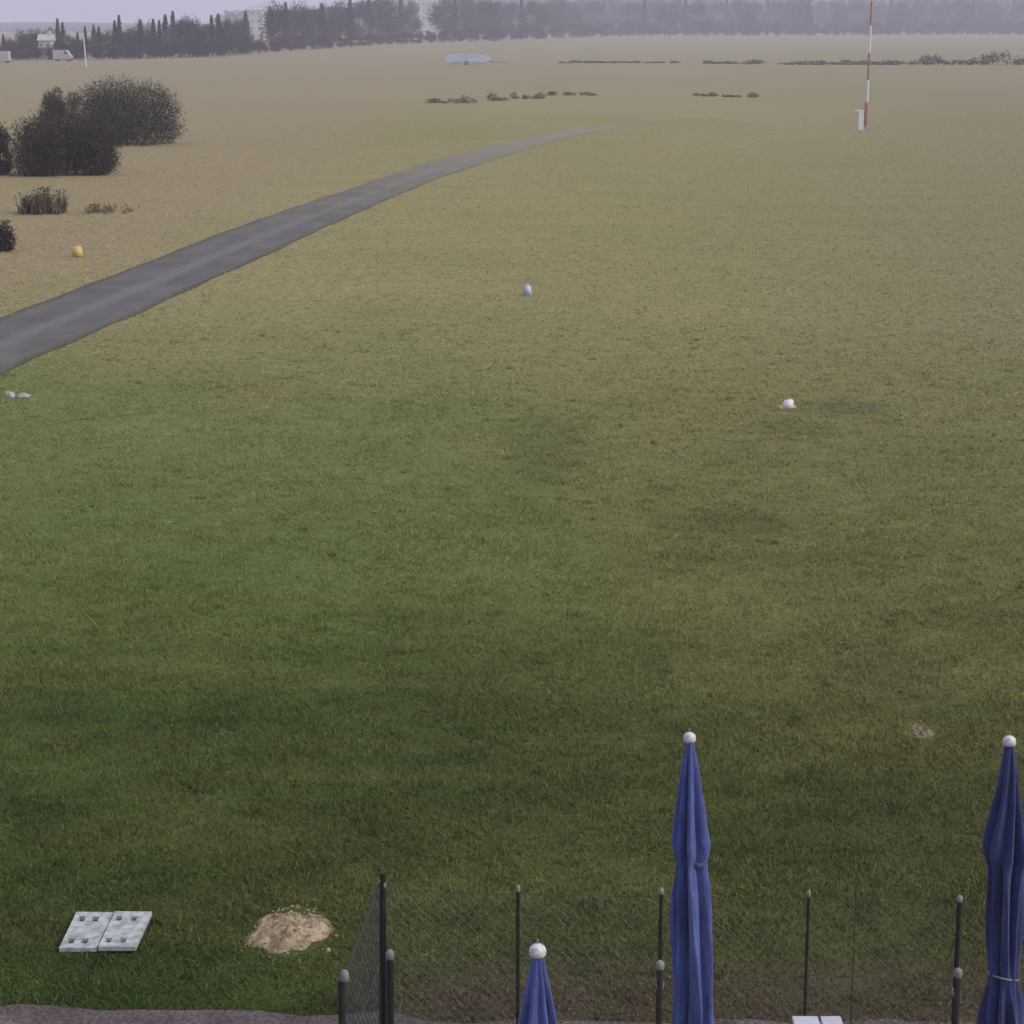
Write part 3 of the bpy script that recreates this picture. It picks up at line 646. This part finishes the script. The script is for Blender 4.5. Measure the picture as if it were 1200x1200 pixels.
# ------------------------------------------------------------------ fence
FH = 1.2
def pt_top(px, py, h=FH): return gp(px, py, h)
fence = empty('mesh_fence', (pt_top(607, 1035).x, pt_top(607, 1035).y, 0)); FO = fence.location.copy()
tag(fence, 'dark wire mesh fence with pale capped posts along the lawn', 'fence')
def wires(name, p, q, h, parent, origin, step=.075, r=.0014, z0=.04):
    p, q = Vector((p.x, p.y, 0)) - origin, Vector((q.x, q.y, 0)) - origin; L = (q - p).length; d = (q - p) / L; bm = bmesh.new()
    def P(s, z): return p + d * s + Vector((0, 0, z))
    s = -h
    while s < L:
        for sg in (1, -1):
            s0, z_0, s1, z_1 = s, z0, s + h, h
            if s0 < 0: z_0 = z0 + (-s0) * (h - z0) / h; s0 = 0
            if s1 > L: z_1 = z0 + (L - s) * (h - z0) / h; s1 = L
            if s1 - s0 > .01:
                if sg == 1: btube(bm, P(s0, z_0), P(s1, z_1), r, None, 3, False)
                else: btube(bm, P(L - s0, z_0), P(L - s1, z_1), r, None, 3, False)
        s += step
    for z in (z0, h * .5, h - .01): btube(bm, P(0, z), P(L, z), r * 1.3, None, 3, False)
    return link(name, bm_mesh(name, bm), M_WIRE, parent)
def post(p, h, r, parent, origin, mat=M_POST, capz=.045, capoff=(0.0, 0.0), lean=0):
    b = Vector((p.x, p.y, 0)) - origin
    bm = bmesh.new(); btube(bm, b + Vector((0, 0, -.05)), b + Vector((lean, 0, h)), r, None, 10); po = link('post', bm_mesh('post', bm), mat, parent)
    bm = bmesh.new(); blathe(bm, [(r * 1.02, 0), (r * 1.25, .004), (r * 1.25, capz * .7), (r * .8, capz), (r * .2, capz * 1.1)], 12, b + Vector((lean + capoff[0], capoff[1], h + .001)))
    link('cap', bm_mesh('cap', bm, True), M_CAP, po); return po
def support(p, h, r, parent, origin, off):
    b = Vector((p.x, p.y, 0)) - origin + Vector(off)
    bm = bmesh.new(); btube(bm, b + Vector((0, 0, -.05)), b + Vector((0, 0, h)), r, None, 10); po = link('support_post', bm_mesh('support_post', bm), M_POSTB, parent)
    bm = bmesh.new(); blathe(bm, [(r * 1.05, 0), (r * 1.3, .006), (r * 1.2, .05), (r * .5, .065)], 12, b + Vector((0, 0, h + .001))); link('cap', bm_mesh('cap', bm, True), M_CAP, po)
    bm = bmesh.new(); bbox(bm, b + Vector((-off[0] / 2, -off[1] / 2, h * .8)), (r * 2 + abs(off[0]) , abs(off[1]) + r, .03)); link('clamp', bm_mesh('clamp', bm), M_STEEL, po)
tops = [pt_top(450, 1032), pt_top(607, 1037), pt_top(775, 1040), pt_top(948, 1043), pt_top(1125, 1049), pt_top(1305, 1055)]
rad = [.012, .013, .013, .011, .017, .013]
for i, q in enumerate(tops): post(q, FH - .05, rad[i], fence, FO)
for i in range(5): wires('mesh', tops[i], tops[i + 1], FH - .06, fence, FO)
for i, sh in ((2, 1136), (4, 1145)):
    y = tops[i].y - .06; z = at_y(775, sh, y).z; support(tops[i], z, .024, fence, FO, (-.004 if i == 2 else 0.0, -.06, 0))
# gate leaf standing open beside the first post
gh = FH + .06
hinge = pt_top(444, 1021, gh); free = pt_top(400, 1142, gh - .02)
gate = empty('mesh_gate', (hinge.x, hinge.y, 0)); GO = gate.location.copy(); tag(gate, 'wire mesh gate leaf standing open between two black posts', 'gate')
bm = bmesh.new(); btube(bm, (0, 0, -.05), (.03, -.02, gh), .021, None, 10); hp = link('hinge_post', bm_mesh('hinge_post', bm), M_POST, gate)
post(free, gh - .06, .023, gate, GO, capz=.07, capoff=(.02, -.01))
wires('mesh', hinge, free, gh - .1, gate, GO, .085, .0022)
fr = Vector((free.x, free.y, 0)) - GO
for z in (.05, gh - .09):
    bm = bmesh.new(); btube(bm, (0, 0, z), fr + Vector((0, 0, z)), .007, None, 8); link('rail', bm_mesh('rail', bm), M_POST, gate)
s = pt_top(457, 1121, .82); e = empty('gate_stop_post', (s.x, s.y, 0)); tag(e, 'short dark post with pale cap beside the open gate', 'post')
bm = bmesh.new(); btube(bm, (0, 0, -.05), (0, 0, .80), .023, None, 10); link('shaft', bm_mesh('shaft', bm), M_POST, e)
bm = bmesh.new(); blathe(bm, [(.024, 0), (.03, .006), (.028, .05), (.01, .07)], 12, (0, 0, .801)); link('cap', bm_mesh('cap', bm, True), M_CAP, e)
# thin pale cane standing in the litter behind the fence
g = pt_top(1004, 1020, 1.25); bm = bmesh.new(); btube(bm, (0, 0, -.05), (0, 0, 1.25), .006, .004, 6); o = link('cane', bm_mesh('cane', bm), M_REED); o.location = (g.x, g.y, 0)
tag(o, 'thin faint cane standing upright between the fence posts', 'cane')

# ------------------------------------------------------------------ closed parasols
def parasol(label, px, py, mat, prof, ht=2.75, seed=0, tilt=0.0, tie=None, bulge=None):
    g = gp(px, py, ht); e = empty('parasol', (g.x, g.y, 0)); tag(e, label, 'parasol', None); scale = math.hypot(g.y, CAM_H - ht) / F
    rg = random.Random(seed); NZ, NS = 110, 160
    zt = ht - .055; ph = [rg.uniform(0, 6.28) for _ in range(8)]
    bot = zt - prof[-1][0]
    v, f = [], []
    for i in range(NZ + 1):
        d = (zt - bot) * i / NZ; R = float(np.interp(d, [q[0] for q in prof], [q[1] for q in prof])) / 2
        for k in range(NS):
            th = 2 * math.pi * k / NS; tw = .3 * math.sin(d * 2.1 + ph[0]) + .2 * d + .35 * max(0, d - .75)
            tq = th + .22 * math.sin(th + ph[6]) + .13 * math.sin(2 * th + ph[7] + d * .8); c = abs(math.cos(4 * (tq + tw) + ph[1] * .2)); pl = c ** 1.5                       # eight sharp folds hanging round the pole
            ir = .5 + .22 * math.sin(2 * th + ph[2] + d * 1.3) + .16 * math.sin(3 * th + ph[3] - d * 2.4)
            dp = .22 + .50 * min(1, d / .5)
            r = R * (1 - dp * (1 - pl) * (.35 + 1.0 * ir) ) * (1 + .05 * math.sin(5 * th + ph[4] + d * 7) * min(1, d))
            r *= 1 + .05 * math.sin(9 * d + 4 * th + ph[5]) * min(1, d * 1.2)
            if bulge:
                bd, bs, bth, bw = bulge; dth = (th - bth + math.pi) % (2 * math.pi) - math.pi
                fall = math.exp(-((d - bd) / (bs if d < bd else bs * .38)) ** 2); r += R * bw * fall * math.exp(-(dth / .55) ** 2)
            fl = (th - (4.45 + .55 * (d - .8)) + math.pi) % (2 * math.pi) - math.pi
            if d > .6: r += R * .30 * min(1, (d - .6) / .25) * math.exp(-(fl / .16) ** 2) - R * .16 * min(1, (d - .6) / .25) * math.exp(-((fl + .38) / .17) ** 2)
            z = zt - d
            if i == NZ: z -= .07 * pl + .03 * math.sin(3 * th + ph[6])
            v.append((r * math.cos(th), r * math.sin(th), z))
    for i in range(NZ):
        for k in range(NS): f.append((i * NS + k, i * NS + (k + 1) % NS, (i + 1) * NS + (k + 1) % NS, (i + 1) * NS + k)[::-1])
    me = pyd('canopy', v, f, True); cn = link('canopy', me, mat, e)
    if tie:
        d, rr, mt, tk = tie; bm = bmesh.new(); zz = zt - d; n = 48
        R = float(np.interp(d, [q[0] for q in prof], [q[1] for q in prof])) / 2 * rr; rings = []
        for dz, ro in ((tk, 0), (tk, .004), (-tk, .004), (-tk, 0)):
            rings.append([bm.verts.new((( R + ro) * math.cos(6.2832 * k / n), (R + ro) * math.sin(6.2832 * k / n), zz + dz + .03 * math.sin(6.2832 * k / n + 4.0))) for k in range(n)])
        for a in range(3):
            for k in range(n): bm.faces.new((rings[a][k], rings[a][(k + 1) % n], rings[a + 1][(k + 1) % n], rings[a + 1][k]))
        link('tie_strap', bm_mesh('tie_strap', bm, True), mt, cn)
    bm = bmesh.new(); cr = prof[0][1] / 2 * 1.3
    blathe(bm, [(cr * .92, -.012), (cr * 1.08, 0), (cr * 1.1, .016), (cr * .98, .032), (cr * .66, .044), (cr * .3, .05)], 24, (0, 0, zt)); link('finial_cap', bm_mesh('finial_cap', bm, True), M_FINIAL, e)
    bm = bmesh.new(); btube(bm, (0, 0, zt + .04), (0, 0, zt + .075), .005, .003, 8); link('pin', bm_mesh('pin', bm), M_STEEL, e)
    bm = bmesh.new(); btube(bm, (0, 0, .05), (0, 0, zt), .019, None, 14); link('pole', bm_mesh('pole', bm), M_STEEL, e)
    bm = bmesh.new(); blathe(bm, [(.26, 0), (.27, .02), (.25, .06), (.08, .085), (.035, .10), (.03, .3)], 28, (0, 0, .012)); link('base', bm_mesh('base', bm, True), M_CONC, e)
    e.rotation_euler = (0, tilt, 0); e.location.x = g.x - ht * math.sin(tilt)
    return e
# (distance below the top, full width) in metres, read off the picture at each parasol's own scale
def pr(scale, rows): return [(a / scale, b / scale) for a, b in rows]
K = F / math.hypot(gp(808, 858, 2.75).y, CAM_H - 2.75)
parasol('closed blue parasol with white cap standing tall beside the fence post', 808, 857, M_FABRIC, pr(K, [(0, 10.5), (12, 13), (30, 20), (60, 29), (95, 39), (128, 47), (150, 37), (165, 40), (190, 48), (250, 51), (310, 51), (355, 50), (372, 58)]), seed=1, tilt=-.031, tie=(152 / K, .86, M_FABRIC_DIM, .016), bulge=None)  # tie colour darkened to stand in for the shaded hollow of the folds
parasol('closed blue parasol with vignette darkening painted in, bulging above its pale tie', 1183, 861, M_FABRIC_DIM, pr(K, [(0, 11), (12, 14), (40, 23), (80, 35), (120, 46), (138, 49), (160, 43), (200, 42), (250, 42), (288, 39), (300, 40), (330, 52), (372, 58)]), seed=2, tilt=-.028, tie=(292 / K, .9, M_CAP, .006), bulge=(126 / K, .26, math.pi + .25, .40))
K2 = F / math.hypot(gp(630, 1105, 2.75).y, CAM_H - 2.75)
parasol('shorter looking closed bright blue parasol with white cap in front of the fence', 630, 1105, M_FABRIC, pr(K2, [(0, 14), (16, 18), (40, 29), (85, 46), (130, 58), (180, 62), (215, 54), (260, 62), (440, 62), (470, 72)]), seed=3, tilt=-.004)

# small white slatted table at the terrace edge
a, b = gp(928, 1190, .72), gp(985, 1190, .72); e = empty('slatted_table', ((a.x + b.x) / 2, a.y - .2, 0)); tag(e, 'small white slatted table in front of the fence', 'table')
wT = b.x - a.x
for x0, x1 in ((0, .53), (.585, 1.0)):
    bm = bmesh.new(); bbox(bm, ((x0 + x1 - 1) / 2 * wT, 0, .705), ((x1 - x0) * wT, .4, .025), 0, .004); link('slat', bm_mesh('slat', bm), M_WHITE, e)
for sx in (-1, 1):
    for sy in (-1, 1):
        bm = bmesh.new(); bbox(bm, (sx * (wT / 2 - .03), sy * .16, .35), (.028, .028, .68)); link('leg', bm_mesh('leg', bm), M_WHITE, e)
for sy in (-1, 1):
    bm = bmesh.new(); bbox(bm, (0, sy * .16, .672), (wT - .09, .02, .04)); link('rail', bm_mesh('rail', bm), M_WHITE, e)

# ------------------------------------------------------------------ grass
def outside(x, y):
    m = np.ones(len(x), bool)
    u = (x - cen.x); vv = (y - cen.y); 
    P = np.array([(q.x, q.y) for q in (c00, c10, c11, c01)]); ins = np.ones(len(x), bool)
    for i in range(4):
        e0, e1 = P[i], P[(i + 1) % 4]; ins &= ((e1[0] - e0[0]) * (y - e0[1]) - (e1[1] - e0[1]) * (x - e0[0])) > -0.008
    m &= ~ins
    for cx, cy, rx, ry in (HEAP, HEAP2): m &= ((x - cx) / rx) ** 2 + ((y - cy) / ry) ** 2 > .72
    ey = np.interp(x, [q[0] for q in edge], [q[1] for q in edge]); m &= y > ey
    # road
    o1 = np.argsort(A[:, 1]); o2 = np.argsort(B[:, 1])
    xl = np.interp(y, A[o1, 1], A[o1, 0]); xr = np.interp(y, B[o2, 1], B[o2, 0])
    rj = np.abs(np.sin(y * 3.1) + .6 * np.sin(y * 7.7 + 1)) + .3 * np.random.default_rng(5).random(len(x))
    m &= ~((x > xl + .18 * rj) & (x < xr - .18 * rj))
    return m
def grass(name, n, y0, y1, hmin, hmax, wd, pw, seed, lean=.6, f0=1e-6, f1=10.0):
    rg = np.random.default_rng(seed)
    u = rg.random(n); e1 = 2 - pw; y = (y0 ** e1 + u * (y1 ** e1 - y0 ** e1)) ** (1 / e1)
    x = rg.uniform(-1, 1, n) * (y * .262 + .6)
    k = outside(x, y) & (rg.random(n) < np.clip((y - y0) / f0, 0, 1) * np.clip((y1 - y) / f1, 0, 1)); x, y = x[k], y[k]; n = len(x)
    # tufty height: patches of longer grass
    pat = .5 + .5 * np.sin(x * 2.1 + 1.3 * np.sin(y * 1.1)) * np.sin(y * 1.7 + 1.1 * np.sin(x * .9))
    pat2 = .5 + .5 * np.sin(x * 7.3 + 2 * np.sin(y * 3.1)) * np.sin(y * 6.1 + x)
    h = (hmin + (hmax - hmin) * rg.random(n)) * (.5 + .5 * pat + .45 * pat2)
    litter = (y < 15.2) & (x > -.8); h *= np.where(litter & (rg.random(n) < .6), .4, 1)
    base = np.c_[x, y, np.zeros(n) - .004]; a = rg.random(n) * 6.283; l = np.abs(rg.normal(0, lean, n)) * h
    tip = base + np.c_[l * np.cos(a), l * np.sin(a), h]
    T = sliver_tris(base, tip, wd * rg.uniform(.6, 1.4, n), rg)
    o = link(name, tri_mesh(name, T, rg.random(n)), M_BLADE); return o
tag(grass('lawn_grass', 800000, 13.9, 52, .022, .058, .010, 1.55, 1, .9, 1e-6, 26.0), 'short green mown grass of the lawn', 'grass', kind='stuff')
tag(grass('meadow_grass', 300000, 26, 190, .02, .06, .02, 1.45, 2, 1.8, 20.0, 130.0), 'dry straw coloured grass of the meadow', 'grass', kind='stuff')
def tufts(n, per, seed):
    rg = np.random.default_rng(seed); u = rg.random(n); y = (14 ** .8 + u * (50 ** .8 - 14 ** .8)) ** 1.25; x = rg.uniform(-1, 1, n) * (y * .262 + .6)
    cr = rg.uniform(.03, .13, n) ; x = np.repeat(x, per) + rg.normal(0, 1, n * per) * np.repeat(cr, per); y = np.repeat(y, per) + rg.normal(0, 1, n * per) * np.repeat(cr, per)
    hh = np.repeat(rg.uniform(.04, .085, n), per) * rg.uniform(.5, 1.1, n * per); tone = np.repeat(rg.random(n), per)
    k = outside(x, y); x, y, hh, tone = x[k], y[k], hh[k], tone[k]; m = len(x); base = np.c_[x, y, np.zeros(m)]; a = rg.random(m) * 6.283; l = np.abs(rg.normal(0, .7, m)) * hh
    T = sliver_tris(base, base + np.c_[l * np.cos(a), l * np.sin(a), hh], .011 * rg.uniform(.6, 1.4, m), rg)
    return link('grass_tufts', tri_mesh('grass_tufts', T, np.clip(tone * .85 + rg.normal(0, .06, m), 0, 1)), M_BLADE)
tag(tufts(650, 50, 8), 'scattered longer tufts of grass in the lawn', 'grass', kind='stuff')
# fallen leaves in the litter strip
n = 1600; rg = np.random.default_rng(77); x = rg.uniform(-.7, 4.2, n); y = 14.0 + np.abs(rg.normal(0, .55, n)); p3 = np.c_[x, y, rg.uniform(.015, .035, n)]
T = leaf_tris(p3, .018, rg); zc = np.repeat(p3[:, 2], 3); T[:, 2] = zc + (T[:, 2] - zc) * .35
tag(link('fallen_leaves', tri_mesh('fallen_leaves', T, rg.random(n)), leafmat('fallen_leaf', (0.07, 0.045, 0.025), (0.16, 0.11, 0.06))), 'brown fallen leaves strewn along the fence', 'leaves', kind='stuff')

# ------------------------------------------------------------------ haze
bm = bmesh.new(); bbox(bm, (0, (G - 80) / 2, 62), (2 * G + 60, G + 120, 128)); hz = link('haze', bm_mesh('haze', bm)); 
hm = bpy.data.materials.new('haze_air'); hm.use_nodes = True; nt = hm.node_tree; nt.nodes.clear()
out = nt.nodes.new('ShaderNodeOutputMaterial'); pv = nt.nodes.new('ShaderNodeVolumePrincipled')
pv.inputs['Color'].default_value = (0.88, 0.87, 0.99, 1); pv.inputs['Density'].default_value = 0.0005; pv.inputs['Anisotropy'].default_value = 0.2
nt.links.new(pv.outputs[0], out.inputs['Volume']); hz.data.materials.append(hm); tag(hz, 'pale lilac haze over the field', 'haze', kind='stuff')
